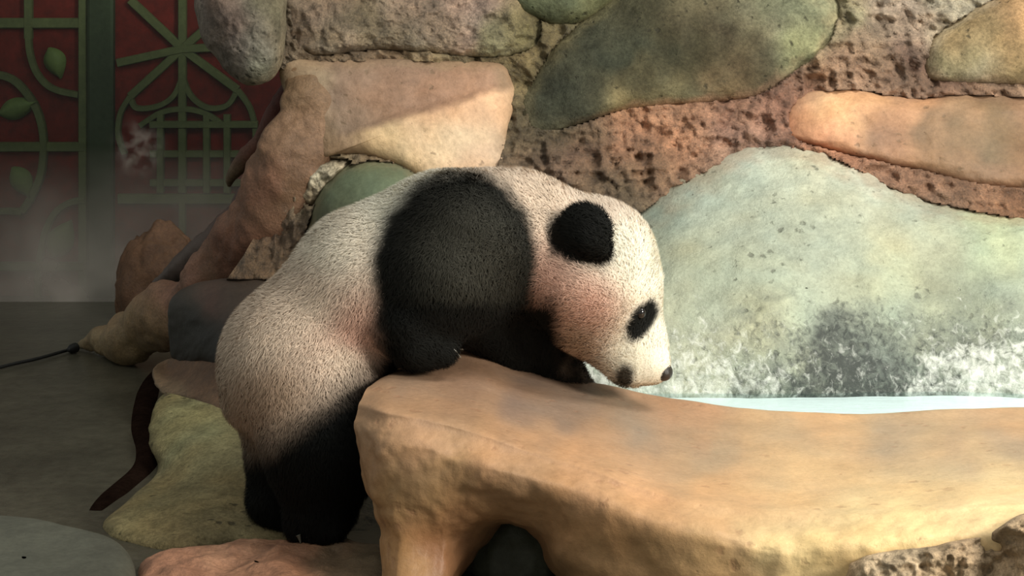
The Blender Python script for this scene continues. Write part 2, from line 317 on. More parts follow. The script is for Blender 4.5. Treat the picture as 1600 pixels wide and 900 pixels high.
stone([(438, 102), (500, 94), (580, 92), (700, 95), (780, 100), (800, 128), (804, 160), (792, 206), (786, 256), (755, 285), (705, 300), (660, 280), (612, 254), (560, 242), (520, 244), (484, 246), (462, 190)],
      0.045, None,
      M_TAN, colfn=tan_cols, dfn=lambda u, v, P: 0.016*sstep(8, -14, tan_line(u, v, P))*sstep(470, 600, u), rough=0.006, mottle=0.12, power=3, nRg=90, nA=200, wobble=0.012, sink=0.006, edge=0.002, label='smooth tan stone with a mauve upper band')
stone([(452, -40), (560, -60), (700, -60), (840, -40), (856, 30), (846, 74), (770, 92), (680, 84), (600, 78), (540, 84), (480, 86), (450, 50)],
      0.030, [(480, 50, srgb(160, 134, 108)), (560, 30, srgb(126, 108, 74)), (640, 30, srgb(142, 118, 92)), (700, 20, srgb(176, 140, 118)), (780, 50, srgb(140, 128, 82)), (620, 80, srgb(158, 142, 112)), (830, 60, srgb(116, 110, 64))],
      M_MORTAR, rough=0.012, rscale=0.11, mottle=0.45, power=4, fine=0.014, nA=240, nRg=90, label='crumbling grey brown stone with cracks')
stone([(306, -40), (380, -60), (440, -40), (448, 30), (444, 90), (424, 124), (392, 132), (364, 116), (334, 84), (312, 42)],
      0.07, [(330, 20, srgb(112, 90, 80)), (380, 40, srgb(112, 106, 92)), (420, 80, srgb(106, 98, 74)), (390, 110, srgb(150, 152, 128)), (430, 20, srgb(104, 100, 74)), (345, 70, srgb(132, 118, 106))], M_PIT, depth=lambda u, v: DW(u, v)-0.05, mottle=0.6, fine=0.006, power=2.6, label='grey lichen stone overhanging the red panel')
stone([(778, -30), (860, -60), (1000, -60), (975, -10), (945, 14), (905, 36), (856, 38), (808, 18)],
      0.05, [(850, 10, srgb(84, 92, 66)), (930, 0, srgb(96, 96, 60))], M_PIT, mottle=0.25, label='small dark green stone')
stone([(488, 320), (516, 274), (556, 252), (610, 252), (652, 270), (684, 305), (680, 380), (600, 430), (520, 450), (462, 450), (466, 390)],
      0.085, [(560, 290, srgb(96, 108, 78)), (640, 290, srgb(92, 104, 76)), (500, 360, srgb(82, 84, 58))], M_SMOOTH, rough=0.004, mottle=0.1, power=2.6, label='smooth green stone')
stone([(468, 306), (478, 272), (500, 252), (528, 246), (552, 252), (528, 272), (508, 296), (488, 322)], 0.035, [(480, 300, srgb(150, 130, 98)), (530, 255, srgb(196, 182, 150))], M_RUBBLE, rough=0.012, rscale=0.03, fine=0.012, mottle=0.5, nA=90, label='crumbly pale cement lump')
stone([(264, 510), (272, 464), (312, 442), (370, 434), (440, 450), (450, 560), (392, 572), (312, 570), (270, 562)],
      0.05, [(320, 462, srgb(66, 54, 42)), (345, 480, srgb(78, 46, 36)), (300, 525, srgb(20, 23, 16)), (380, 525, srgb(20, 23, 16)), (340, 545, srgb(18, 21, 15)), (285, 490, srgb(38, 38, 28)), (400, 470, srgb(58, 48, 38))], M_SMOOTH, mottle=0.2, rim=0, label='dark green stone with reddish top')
stone([(158, 824), (200, 782), (246, 738), (232, 690), (236, 645), (262, 614), (340, 626), (430, 660), (520, 700), (560, 780), (540, 848), (470, 858), (390, 858), (300, 862), (232, 866), (190, 850)],
      0.05, [(280, 660, srgb(142, 136, 86)), (340, 650, srgb(132, 122, 76)), (300, 760, srgb(138, 124, 80)), (210, 810, srgb(144, 130, 82)), (400, 760, srgb(116, 102, 66)), (330, 840, srgb(126, 110, 70))], M_PIT, mottle=0.14, power=4, centre=(350, 770), rough=0.006, label='olive green base stone')
stone([(238, 578), (280, 558), (380, 562), (450, 580), (450, 660), (380, 656), (300, 626), (252, 612)],
      0.012, [(300, 590, srgb(98, 66, 40)), (360, 610, srgb(88, 58, 34)), (250, 590, srgb(120, 94, 62))], M_ROOT, mottle=0.25, rim=0.15, wobble=0.03, power=5, label='brown stone')

def inside(u, v, O):
    r = np.zeros(u.shape, bool); x, y = O[:, 0], O[:, 1]; x2, y2 = np.roll(x, -1), np.roll(y, -1)
    for a, b, c, d in zip(x, y, x2, y2):
        if b == d: continue
        r ^= ((b > v) != (d > v)) & (u < (c-a)*(v-b)/(d-b)+a)
    return r
wv = np.empty(len(wall.data.vertices)*3, np.float32); wall.data.vertices.foreach_get('co', wv); wv = wv.reshape(-1, 3).astype(float)+np.array(wall.location)
wu, wvv, wd_ = uv_of(wv); hit = np.zeros(len(wu), bool)
for O, c, par in OUTL:
    if par is wall: hit |= inside(wu, wvv, c+(O-c)*0.955)
wv[hit] += (wv[hit]-np.array([0, 0, CAMZ]))*0.016
wall.data.vertices.foreach_set('co', (wv-np.array(wall.location)).astype(np.float32).ravel()); wall.data.update()

# floor, far wall side, pool
def box(name, lo, hi, mat, parent=None, **props):
    x0, y0, z0 = lo; x1, y1, z1 = hi
    V = [(x0, y0, z0), (x1, y0, z0), (x1, y1, z0), (x0, y1, z0), (x0, y0, z1), (x1, y0, z1), (x1, y1, z1), (x0, y1, z1)]
    Fb = [(0, 3, 2, 1), (4, 5, 6, 7), (0, 1, 5, 4), (1, 2, 6, 5), (2, 3, 7, 6), (3, 0, 4, 7)]
    return mesh_obj(name, V, Fb, mat, parent, smooth=False, **props)
M_FLOOR = rock_mat('dark wet cement floor', 0.28, 0.25, 14, 0.5, 0.22, base=tuple(srgb(74, 71, 57)))
box('floor', (-3.2, 0.9, -0.06), (2.6, 5.6, 0.0), M_FLOOR, kind='structure', label='dark wet cement floor of the enclosure', category='floor')
M_BASIN = plain('pale blue basin paint', (0.90, 1.0, 1.0), 0.4, 0.5, 0.05, 0.05)
m, N, L, P = nt('pool water'); M_WATER = m
tr = N.new('ShaderNodeBsdfTransparent'); tr.inputs[0].default_value = (0.95, 1.0, 1.0, 1); gl = N.new('ShaderNodeBsdfGlossy'); gl.inputs['Roughness'].default_value = 0.04
fr = N.new('ShaderNodeFresnel'); fr.inputs[0].default_value = 1.10; mx = N.new('ShaderNodeMixShader'); nz = N.new('ShaderNodeTexNoise'); nz.inputs['Scale'].default_value = 25
bp = N.new('ShaderNodeBump'); bp.inputs['Strength'].default_value = 0.15; bp.inputs['Distance'].default_value = 0.01
L.new(nz.outputs[0], bp.inputs['Height']); L.new(bp.outputs[0], gl.inputs['Normal']); L.new(bp.outputs[0], fr.inputs['Normal'])
L.new(fr.outputs[0], mx.inputs[0]); L.new(tr.outputs[0], mx.inputs[1]); L.new(gl.outputs[0], mx.inputs[2]); L.new(mx.outputs[0], N['Material Output'].inputs[0])
WZ = 0.146
# basin: floor and back, a shallow tray behind the ledge
bx0, bx1, by0, by1 = 0.16, 1.55, 3.095, 3.395
xs = np.linspace(bx0, bx1, 40)
def basin():
    sec = [(by0, 0.142), (by0+0.02, 0.139), (by0+0.05, 0.138), ((by0+by1)/2, 0.138), (by1-0.04, 0.138), (by1, 0.140)]
    V = [(x, y, z) for x in xs for (y, z) in sec]; return np.array(V), grid_faces(len(xs), len(sec))[:, ::-1].copy()
V, Fb = basin(); mesh_obj('pool_basin', V, Fb, M_BASIN, label='pale blue pool basin between the ledge and the grey stone', category='pool')
gx, gy = np.meshgrid(np.linspace(bx0, bx1, 60), np.linspace(by0, by1, 20))
mesh_obj('pool_water', np.stack([gx, gy, np.full_like(gx, WZ)], -1).reshape(-1, 3), grid_faces(20, 60), M_WATER, label='thin strip of clear pale blue pool water behind the ledge', category='water')

# ================================================================== BIG ROCK WORK
# ledge: lofted rings (u, v, depth)
def ring(b, **k): return b
RG = [
 [(600,720,3.05),(595,650,3.05),(590,600,2.96),(574,606,2.88),(560,632,2.82),(550,675,2.79),(562,760,2.79),(592,835,2.78),(594,955,2.745),(602,958,2.86)],
 [(625,720,3.10),(622,620,3.12),(620,577,3.05),(612,590,2.92),(600,640,2.75),(592,690,2.71),(598,770,2.71),(618,850,2.71),(618,962,2.70),(625,962,2.86)],
 [(722,700,3.15),(717,600,3.17),(705,550,3.12),(695,600,2.92),(675,652,2.72),(668,705,2.67),(670,790,2.68),(684,850,2.71),(688,960,2.71),(704,960,2.86)],
 [(780,700,3.15),(772,610,3.17),(762,556,3.13),(752,608,2.92),(738,668,2.70),(730,725,2.65),(722,785,2.67),(714,838,2.72),(722,900,2.80),(740,800,3.05)],
 [(835,700,3.15),(828,625,3.18),(815,574,3.15),(810,628,2.92),(800,690,2.68),(795,740,2.62),(785,785,2.65),(782,812,2.72),(790,815,2.90),(800,790,3.05)],
 [(905,720,3.16),(900,640,3.19),(890,593,3.16),(885,650,2.92),(875,716,2.66),(868,760,2.60),(856,808,2.63),(838,832,2.70),(845,842,2.88),(860,800,3.05)],
 [(975,720,3.16),(968,650,3.19),(960,606,3.17),(955,665,2.92),(945,738,2.63),(938,785,2.57),(918,840,2.59),(880,885,2.66),(890,915,2.88),(900,850,3.05)],
 [(1050,720,3.16),(1045,670,3.18),(1040,622,3.16),(1040,690,2.90),(1035,770,2.60),(1030,820,2.53),(1015,880,2.55),(990,960,2.58),(990,1015,2.58),(1000,1015,2.9)],
 [(1175,730,3.12),(1172,690,3.14),(1170,640,3.12),(1180,710,2.86),(1190,796,2.55),(1195,850,2.47),(1195,905,2.47),(1195,980,2.49),(1195,1055,2.49),(1195,1055,2.8)],
 [(1335,735,3.10),(1338,695,3.12),(1340,648,3.10),(1350,715,2.84),(1360,800,2.50),(1365,850,2.42),(1370,900,2.42),(1370,980,2.44),(1370,1075,2.44),(1370,1075,2.8)],
 [(1475,730,3.10),(1478,690,3.12),(1480,641,3.10),(1500,708,2.83),(1520,790,2.46),(1530,832,2.38),(1535,890,2.39),(1540,980,2.42),(1540,1085,2.42),(1540,1080,2.8)],
 [(1735,730,3.10),(1738,690,3.12),(1740,636,3.10),(1750,700,2.80),(1770,780,2.42),(1780,820,2.34),(1790,890,2.34),(1800,980,2.36),(1800,1105,2.36),(1800,1100,2.8)],
 [(2235,735,3.10),(2238,695,3.12),(2240,640,3.10),(2250,700,2.80),(2270,780,2.42),(2280,820,2.34),(2290,890,2.34),(2300,980,2.36),(2300,1105,2.36),(2300,1100,2.8)],
]
RG = np.array(RG, float)
nS, nP = 270, 170
IDX = np.array([0, 1, 2, 2.25, 3, 3.72, 4, 4.3, 5, 6, 7, 8, 9.0])
def ring_at(k):
    i = np.minimum(np.floor(k).astype(int), 8); f = (k-i)[None, :, None]; return RG[:, i]*(1-f)+RG[:, i+1]*f
RG = ring_at(IDX)
G = catmull(RG, nS); G = np.swapaxes(catmull(np.swapaxes(G, 0, 1), nP), 0, 1)
u, v, d = G[..., 0], G[..., 1], G[..., 2]
P0 = W(u, v, d)
tt = np.interp(np.linspace(0, len(IDX)-1, nP), np.arange(len(IDX)), IDX)[None]                                   # 2 = back edge, 4 = front ridge, 7 = foot
Fl = grid_faces(nS, nP)[:, ::-1].copy()
NN = vnormals(P0.reshape(-1, 3), Fl).reshape(P0.shape)
front = sstep(3.6, 5.2, tt)*np.ones_like(u)
right = sstep(950, 1250, u)
lump = fbm(P0, 0.16, 3, 2.0)*0.009*(0.3+front) + fbm(P0, 0.05, 4, 4.0)*0.0045*(0.25+front) + fbm(P0*np.array([1, 1, 2.0]), 0.07, 3, 6.0, True)*0.006*front*sstep(960, 700, u)*0.6
lump += fbm(P0, 0.018, 3, 8.0)*0.003*front*right
P1 = P0+NN*lump[..., None]
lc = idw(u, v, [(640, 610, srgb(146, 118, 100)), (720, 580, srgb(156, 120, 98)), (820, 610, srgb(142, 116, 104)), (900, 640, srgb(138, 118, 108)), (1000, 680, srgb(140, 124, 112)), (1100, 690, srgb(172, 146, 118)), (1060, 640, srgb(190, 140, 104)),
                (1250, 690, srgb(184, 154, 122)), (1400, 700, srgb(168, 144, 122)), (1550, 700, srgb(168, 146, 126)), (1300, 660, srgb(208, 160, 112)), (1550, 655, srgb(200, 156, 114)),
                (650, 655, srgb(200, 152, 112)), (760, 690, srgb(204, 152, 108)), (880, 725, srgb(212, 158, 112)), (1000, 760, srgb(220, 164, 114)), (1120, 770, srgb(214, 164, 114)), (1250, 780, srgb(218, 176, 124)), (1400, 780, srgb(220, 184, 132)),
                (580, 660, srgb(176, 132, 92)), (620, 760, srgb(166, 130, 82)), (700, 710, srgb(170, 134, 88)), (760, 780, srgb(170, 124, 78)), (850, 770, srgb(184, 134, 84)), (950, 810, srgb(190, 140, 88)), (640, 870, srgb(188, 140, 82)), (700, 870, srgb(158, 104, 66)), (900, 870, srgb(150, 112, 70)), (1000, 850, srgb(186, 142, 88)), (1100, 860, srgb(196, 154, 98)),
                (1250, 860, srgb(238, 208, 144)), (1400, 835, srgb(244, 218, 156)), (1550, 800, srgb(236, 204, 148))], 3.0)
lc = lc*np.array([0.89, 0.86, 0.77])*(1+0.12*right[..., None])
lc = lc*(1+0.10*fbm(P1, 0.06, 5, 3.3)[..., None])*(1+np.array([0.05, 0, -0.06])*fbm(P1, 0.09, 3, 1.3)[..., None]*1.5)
P1[..., 2] = np.maximum(P1[..., 2], 0.0)
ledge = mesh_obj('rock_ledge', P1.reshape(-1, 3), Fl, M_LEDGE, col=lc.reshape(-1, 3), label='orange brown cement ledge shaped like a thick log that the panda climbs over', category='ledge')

# grey stone under the arch of the ledge
def blob(name, c, rx, ry, rz, colr, mat, parent=None, rough=0.1, seed=1.0, flat=0.0, n=48, mottle=0.2, zmin=0.0, rs=0.6, **props):
    th = np.linspace(0.02, math.pi-0.02, n)[:, None]; ph = np.linspace(0, 2*math.pi, n*2, endpoint=False)[None]
    q = np.stack(np.broadcast_arrays(np.sin(th)*np.cos(ph), np.sin(th)*np.sin(ph), np.cos(th)*np.ones_like(ph)), -1)
    k = 1+rough*fbm(q, rs, 4, seed)*1.6
    P = np.array(c)+q*k[..., None]*np.array([rx, ry, rz]); P[..., 2] = np.maximum(P[..., 2], zmin)
    cc = np.asarray(colr)*(1+mottle*fbm(P, 0.05, 5, seed+3)[..., None])
    return mesh_obj(name, P.reshape(-1, 3), grid_faces(n, 2*n, True), mat, parent, cc.reshape(-1, 3), **props)
q = W(800, 905, 2.95)
blob('boulder', (q[0], q[1]+0.03, 0.0), 0.086, 0.11, 0.10, srgb(92, 94, 74), M_SMOOTH, rough=0.10, seed=5, label='rounded grey green stone tucked under the arch of the ledge', category='stone')
# rubble cement on the lower right of the ledge
def rub_cols(u, v, P):
    s = fbm(P, 0.03, 4, 3.0)[..., None]
    return np.where(s > 0, 1, 0)*0+srgb(196, 164, 122)*(1+0.5*s)
stone([(1318, 890), (1340, 872), (1400, 858), (1450, 852), (1500, 842), (1552, 828), (1600, 802), (1700, 790), (1760, 830), (1760, 1000), (1560, 1010), (1400, 1000), (1330, 940)],
      0.03, None, M_RUBBLE, parent=ledge, depth=lambda u, v: np.interp(u, [1300, 1370, 1535, 1790], [2.44, 2.415, 2.385, 2.335]), rough=0.022, rscale=0.045, fine=0.014, power=6, mottle=0.3, colfn=rub_cols, rim=0, name='rubble_patch', nA=200, nRg=90, label='crumbly stone rubble patch')

# root: swept tube
def tube(name, path, mat, cols, parent=None, n=120, m=40, rough=0.008, rs=0.08, squash=1.0, seed=1.0, zmin=0.0, mottle=0.25, **props):
    A = catmull(np.array(path, float), n)
    Pc = W(A[:, 0], A[:, 1], A[:, 2]); R = A[:, 3]/F*A[:, 2]
    T = np.gradient(Pc, axis=0); T /= np.linalg.norm(T, axis=1, keepdims=True)
    s = np.cross(T, np.array([0, -1.0, 0.3])); s /= np.linalg.norm(s, axis=1, keepdims=True); b = np.cross(s, T)
    ph = np.linspace(0, 2*math.pi, m, endpoint=False)
    off = s[:, None]*np.cos(ph)[None, :, None]+b[:, None]*np.sin(ph)[None, :, None]*squash
    P = Pc[:, None]+off*R[:, None, None]
    P = P+off*((fbm(P, rs, 4, seed)*rough*2)*np.minimum(1, R/0.03)[:, None])[..., None]
    P[..., 2] = np.maximum(P[..., 2], zmin)
    uu, vv_, _ = uv_of(P); cc = 0.78*idw(uu, vv_, cols, 3.0)*(1+mottle*fbm(P, 0.06, 5, seed+2)[..., None])
    V = P.reshape(-1, 3); Fa = grid_faces(n, m, True).tolist()
    V = np.concatenate([V, Pc[:1], Pc[-1:]]); cc = np.concatenate([cc.reshape(-1, 3), cc[0, :1], cc[-1, :1]]); k = n*m
    Fa += [(k, (j+1) % m, j) for j in range(m)]+[(k+1, (n-1)*m+j, (n-1)*m+(j+1) % m) for j in range(m)]
    return mesh_obj(name, V, Fa, mat, parent, cc, **props)
ROOTC = [(450, 120, srgb(150, 116, 78)), (440, 200, srgb(150, 112, 78)), (400, 290, srgb(146, 98, 70)), (450, 290, srgb(120, 88, 56)), (360, 350, srgb(150, 106, 80)), (380, 380, srgb(126, 70, 42)), (300, 430, srgb(164, 112, 88)), (340, 420, srgb(128, 94, 62)), (250, 470, srgb(164, 112, 86)), (200, 500, srgb(160, 120, 80)), (140, 520, srgb(166, 142, 96)), (180, 540, srgb(128, 104, 54)), (240, 530, srgb(116, 92, 50))]
root = tube('cement_root', [(478, 110, 3.86, 20), (482, 160, 3.84, 36), (472, 220, 3.84, 52), (446, 292, 3.86, 62), (398, 366, 3.94, 60), (335, 437, 4.05, 52), (265, 492, 4.18, 42), (200, 523, 4.36, 33), (150, 533, 4.48, 22), (122, 540, 4.54, 5)],
     M_ROOT, ROOTC, n=190, m=72, rough=0.020, rs=0.13, squash=0.75, seed=3.3, label='reddish brown sculpted cement root sloping down to a pointed tip', category='root')
tube('cement_root', [(452, 235, 4.10, 24), (400, 305, 4.18, 26), (350, 362, 4.26, 24), (300, 405, 4.36, 22), (255, 440, 4.46, 14), (240, 462, 4.5, 4)], M_SMOOTH,
     [(400, 300, srgb(108, 82, 74)), (300, 400, srgb(100, 84, 76))], n=80, m=28, seed=6.1, label='thin mauve grey root behind the reddish brown root', category='root')
tube('branch', [(470, 120, 3.95, 14), (440, 165, 3.98, 17), (415, 215, 4.02, 15), (385, 245, 4.06, 13), (362, 275, 4.1, 9), (358, 290, 4.12, 3)], M_ROOT,
     [(440, 150, srgb(112, 46, 34)), (400, 230, srgb(124, 66, 46)), (362, 270, srgb(120, 104, 70))], n=60, m=24, rough=0.006, seed=8.1, label='short reddish branch stub curving down in front of the red panel', category='branch')
# shadow gap painted as a dark kerb where the base stone meets the floor
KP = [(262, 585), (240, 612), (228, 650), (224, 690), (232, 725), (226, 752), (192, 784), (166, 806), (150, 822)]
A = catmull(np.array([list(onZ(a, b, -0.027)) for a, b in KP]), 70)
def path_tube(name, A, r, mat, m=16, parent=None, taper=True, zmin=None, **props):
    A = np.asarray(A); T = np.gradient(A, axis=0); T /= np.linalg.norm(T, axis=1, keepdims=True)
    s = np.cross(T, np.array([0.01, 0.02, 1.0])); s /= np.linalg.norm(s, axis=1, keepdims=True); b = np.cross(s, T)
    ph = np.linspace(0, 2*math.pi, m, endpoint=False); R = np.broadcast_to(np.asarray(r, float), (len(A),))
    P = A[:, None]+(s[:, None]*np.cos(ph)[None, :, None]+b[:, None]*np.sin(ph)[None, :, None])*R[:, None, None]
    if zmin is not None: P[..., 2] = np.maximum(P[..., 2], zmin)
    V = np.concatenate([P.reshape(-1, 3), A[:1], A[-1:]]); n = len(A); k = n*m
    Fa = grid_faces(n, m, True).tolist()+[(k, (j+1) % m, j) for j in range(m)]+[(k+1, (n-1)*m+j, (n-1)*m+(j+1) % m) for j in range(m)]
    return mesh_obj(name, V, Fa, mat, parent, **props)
M_SHADE = plain('painted shadow brown', tuple(srgb(34, 22, 16)), 0.9, 0.0, 0.3, 0.4)
path_tube('shade_strip_1', A, np.interp(np.linspace(0, 1, 70), [0, .2, .8, 1], [0.030, 0.036, 0.035, 0.029]), M_SHADE, kind='structure', label='shadow gap painted as a dark kerb at the foot of the olive base stone', category='shade strip')

# low floor stones
def floor_stone(name, outline, h, cols, mat, z0=0.0, rough=0.004, nA=140, nRg=40, power=6, mottle=0.15, seed=2.0, rs=0.08, **props):
    O = catmull(np.array([onZ(a, b, z0+h*0.9)[:2] for a, b in outline]), nA, True); c = O.mean(0)
    r = np.linspace(0.003, 1, nRg)**0.7
    Q = c+(O-c)[None]*r[:, None, None]
    z = z0+h*((1-r**power)**0.5)[:, None]*np.ones(nA)[None]
    P = np.concatenate([Q, z[..., None]], -1)
    P[..., 2] += fbm(P, rs, 4, seed)*rough*2*(1-r**8)[:, None]
    P[..., 2] = np.maximum(P[..., 2], z0)
    uu, vv_, _ = uv_of(P); cc = idw(uu, vv_, cols, 3.0)*(1+mottle*fbm(P, 0.06, 5, seed+2)[..., None])
    return mesh_obj(name, P.reshape(-1, 3), grid_faces(nRg, nA, True), mat, None, cc.reshape(-1, 3), **props)
floor_stone('floor_stone', [(214, 884), (222, 858), (290, 846), (360, 838), (450, 834), (530, 832), (610, 840), (640, 880), (620, 930), (500, 960), (350, 965), (210, 960), (196, 920)], 0.03,
            [(260, 880, srgb(166, 112, 78)), (380, 860, srgb(172, 122, 86)), (430, 880, srgb(140, 92, 60)), (560, 870, srgb(96, 80, 54)), (300, 900, srgb(140, 92, 62))], M_ROOT, rough=0.010, rs=0.07, mottle=0.3, label='low reddish brown rock under the panda hind feet', category='rock')
floor_stone('stone_slab', [(-160, 800), (0, 797), (70, 806), (140, 822), (190, 838), (212, 862), (206, 890), (180, 940), (100, 1000), (-60, 1010), (-200, 960), (-220, 860)], 0.05,
            [(50, 850, srgb(80, 81, 68)), (180, 870, srgb(72, 72, 60))], M_SMOOTH, rough=0.002, power=14, mottle=0.08, label='smooth grey rounded stone slab lying on the dark floor', category='slab')

# ================================================================== LATTICE PANEL AND GLASS (left background)
YP = 5.15
M_RED = plain('dark red lacquer', tuple(srgb(112, 8, 8)), 0.7, 0.15, 0.3, 0.05, 14)
M_GRN = plain('olive green lattice paint', tuple(srgb(92, 90, 56)), 0.6, 0.3, 0.2, 0.1, 30)
M_GRN2 = plain('dark green post paint', tuple(srgb(52, 58, 42)), 0.6, 0.3, 0.2, 0.1, 30)
M_LEAF = plain('green leaf paint', tuple(srgb(100, 110, 54)), 0.6, 0.3, 0.15, 0.1, 30)
pan = empty('lattice_panel', (-1.0, YP, 0.0), label='dark red panel with olive green carved lattice of leaves and squares', category='panel')
x0 = onY(-160, 100, YP)[0]; x1 = onY(1000, 100, YP)[0]
box('backing', (x0, YP, 0.0), (x1, YP+0.03, 1.35), M_RED, pan)
NB = [0]
def bar(pts, w, name='bar', mat=M_GRN, th=0.018, closed=False, n=None, y0=None):
    """flat carved strip along pixel points on the panel"""
    A = np.array([onY(a, b, YP) for a, b in pts])[:, [0, 2]]
    if len(A) > 2 or closed: A = catmull(A, n or 28, closed)
    T = (np.roll(A, -1, 0)-np.roll(A, 1, 0)) if closed else np.gradient(A, axis=0)
    T /= np.linalg.norm(T, axis=1, keepdims=True); Nn = np.stack([-T[:, 1], T[:, 0]], 1)*(w/2/F*YP)
    NB[0] += 1; yf = YP-th-(NB[0] % 9)*0.0007; k = len(A)
    sec = [(A-Nn, YP-0.0005), (A-Nn, yf+0.004), (A-Nn*0.8, yf), (A+Nn*0.8, yf), (A+Nn, yf+0.004), (A+Nn, YP-0.0005)]
    P = np.stack([np.stack([s[:, 0], np.full(k, y), s[:, 1]], 1) for s, y in sec], 1)
    P = P.reshape(-1, 3); m = 6
    if closed:
        Fa = [(i*m+j, i*m+j+1, ((i+1) % k)*m+j+1, ((i+1) % k)*m+j) for i in range(k) for j in range(m-1)]
    else:
        Fa = [(i*m+j, i*m+j+1, (i+1)*m+j+1, (i+1)*m+j) for i in range(k-1) for j in range(m-1)]+[tuple(range(m))[::-1], tuple(range((k-1)*m, k*m))]
    return mesh_obj(name, P, Fa, mat, pan, smooth=False)
def leaf(cu, cv, L_, w, ang, mat=M_LEAF):
    a = math.radians(ang); ca, sa = math.cos(a), math.sin(a); t = np.linspace(0, 1, 12)
    prof = np.sin(np.pi*t**0.8)*w/2; V = []; n = 12
    for s in (-1, 0, 1):
        for i in range(n):
            lx = (t[i]-0.5)*L_; ly = prof[i]*s
            p = onY(cu+lx*ca-ly*sa, cv+lx*sa+ly*ca, YP); p[1] = YP-(0.028 if s == 0 else 0.012); V.append(p)
    for s in (-1, 1):
        for i in range(n):
            lx = (t[i]-0.5)*L_; ly = prof[i]*s
            p = onY(cu+lx*ca-ly*sa, cv+lx*sa+ly*ca, YP); p[1] = YP-0.0005; V.append(p)
    Fa = grid_faces(3, n).tolist()
    Fa += [(i, 36+i, 36+i+1, i+1) for i in range(n-1)]+[(24+i, 24+i+1, 48+i+1, 48+i) for i in range(n-1)]
    return mesh_obj('leaf', np.array(V), Fa, mat, pan)
# leaf half
bar([(-160, 36), (125, 36)], 16); bar([(-160, 229), (133, 229)], 15); bar([(46, -60), (46, 60)], 13)
bar([(46, 40), (48, 80), (60, 115), (84, 138), (124, 148)], 10); bar([(-60, 130), (-20, 116), (18, 122), (44, 146), (62, 178), (70, 220), (66, 270), (52, 305), (36, 330)], 12)
bar([(60, 480), (62, 420), (70, 370), (86, 334), (110, 316), (134, 312)], 10); bar([(-60, 345), (0, 330), (36, 330)], 10); bar([(-160, 415), (133, 415)], 13)
for a in [(88, 98, 52, 34, 70), (30, 168, 64, 34, -18), (36, 284, 56, 34, 60), (97, 372, 66, 42, -62), (-40, 80, 50, 34, 40), (-50, 290, 56, 36, -30)]: leaf(*a)
bar([(131, -90), (131, 480)], 14, 'frame_strip')
bar([(160, -90), (160, 480)], 40, 'post', M_GRN2, th=0.03)
# lotus half: star, petals arc and square grid
cx, cy = 286, 76
for (a, b) in [((cx, -90), (cx, 300)), ((cx, cy), (205, 150)), ((cx, cy), (372, 140)), ((cx, cy), (205, 0)), ((cx, cy), (366, 6)), ((185, cy+22), (cx, cy)), ((cx, cy), (430, 70))]: bar([a, b], 13)
bar([(205, 150), (214, 168), (246, 166), (272, 150), (286, 120)], 9); bar([(286, 120), (300, 150), (326, 168), (356, 164), (372, 140)], 9)
bar([(205, 150), (190, 176), (186, 210), (196, 240)], 9); bar([(372, 140), (392, 170), (400, 210), (392, 250)], 9); bar([(220, 196), (252, 176), (286, 170), (320, 176), (352, 196)], 9)
for xx in (252, 324, 356): bar([(xx, 178), (xx, 300)], 11)
for yy in (194, 240, 285): bar([(236, yy), (404, yy)], 11)
bar([(186, 310), (480, 310)], 16, 'rail'); bar([(286, 310), (286, 470)], 11); bar([(186, 440), (480, 440)], 13, 'rail')
# ochre stone added in place of a brown reflection in the glass
q = onZ(246, 452, 0.0)
blob('boulder', (q[0]+0.10, 4.86, 0.02), 0.13, 0.10, 0.21, srgb(108, 72, 42), M_ROOT, rough=0.18, seed=2.2, mottle=0.6, label='mottled ochre stone added for a brown reflection in the glass', category='stone')
# glass pane; light haze at its foot and a reflected blotch painted in
m, N, L, P = nt('hazed glass'); M_GLASS = m
tr = N.new('ShaderNodeBsdfTransparent'); tr.inputs[0].default_value = (0.86, 0.92, 0.86, 1); gl = N.new('ShaderNodeBsdfGlossy'); gl.inputs['Roughness'].default_value = 0.08
fr = N.new('ShaderNodeFresnel'); fr.inputs[0].default_value = 1.25; mx = N.new('ShaderNodeMixShader'); df = N.new('ShaderNodeBsdfDiffuse'); df.inputs[0].default_value = (0.74, 0.66, 0.60, 1)
tc = N.new('ShaderNodeTexCoord'); n1 = N.new('ShaderNodeTexNoise'); n1.inputs['Scale'].default_value = 4.5; n1.inputs['Detail'].default_value = 5
sx = N.new('ShaderNodeSeparateXYZ'); L.new(tc.outputs['Object'], sx.inputs[0]); L.new(tc.outputs['Object'], n1.inputs['Vector'])
mr = N.new('ShaderNodeMapRange'); mr.inputs[1].default_value = 0.0; mr.inputs[2].default_value = 0.42; mr.inputs[3].default_value = 0.28; mr.inputs[4].default_value = 0.003; L.new(sx.outputs[2], mr.inputs[0])
m2 = N.new('ShaderNodeMapRange'); m2.inputs[1].default_value = 0.3; m2.inputs[2].default_value = 0.75; m2.inputs[3].default_value = 0.5; m2.inputs[4].default_value = 1.6; L.new(n1.outputs[0], m2.inputs[0])
ml = N.new('ShaderNodeMath'); ml.operation = 'MULTIPLY'; L.new(mr.outputs[0], ml.inputs[0]); L.new(m2.outputs[0], ml.inputs[1])
sm = onY(215, 232, 5.06); dv = N.new('ShaderNodeVectorMath'); dv.operation = 'DISTANCE'; dv.inputs[1].default_value = (sm[0]-(x0+x1)/2, 0, sm[2]); L.new(tc.outputs['Object'], dv.inputs[0])
m4 = N.new('ShaderNodeMapRange'); m4.interpolation_type = 'SMOOTHSTEP'; m4.inputs[1].default_value = 0.09; m4.inputs[2].default_value = 0.01; m4.inputs[3].default_value = 0.0; m4.inputs[4].default_value = 0.26; L.new(dv.outputs['Value'], m4.inputs[0])
n5 = N.new('ShaderNodeTexNoise'); n5.inputs['Scale'].default_value = 28; n5.inputs['Detail'].default_value = 5; L.new(tc.outputs['Object'], n5.inputs['Vector'])
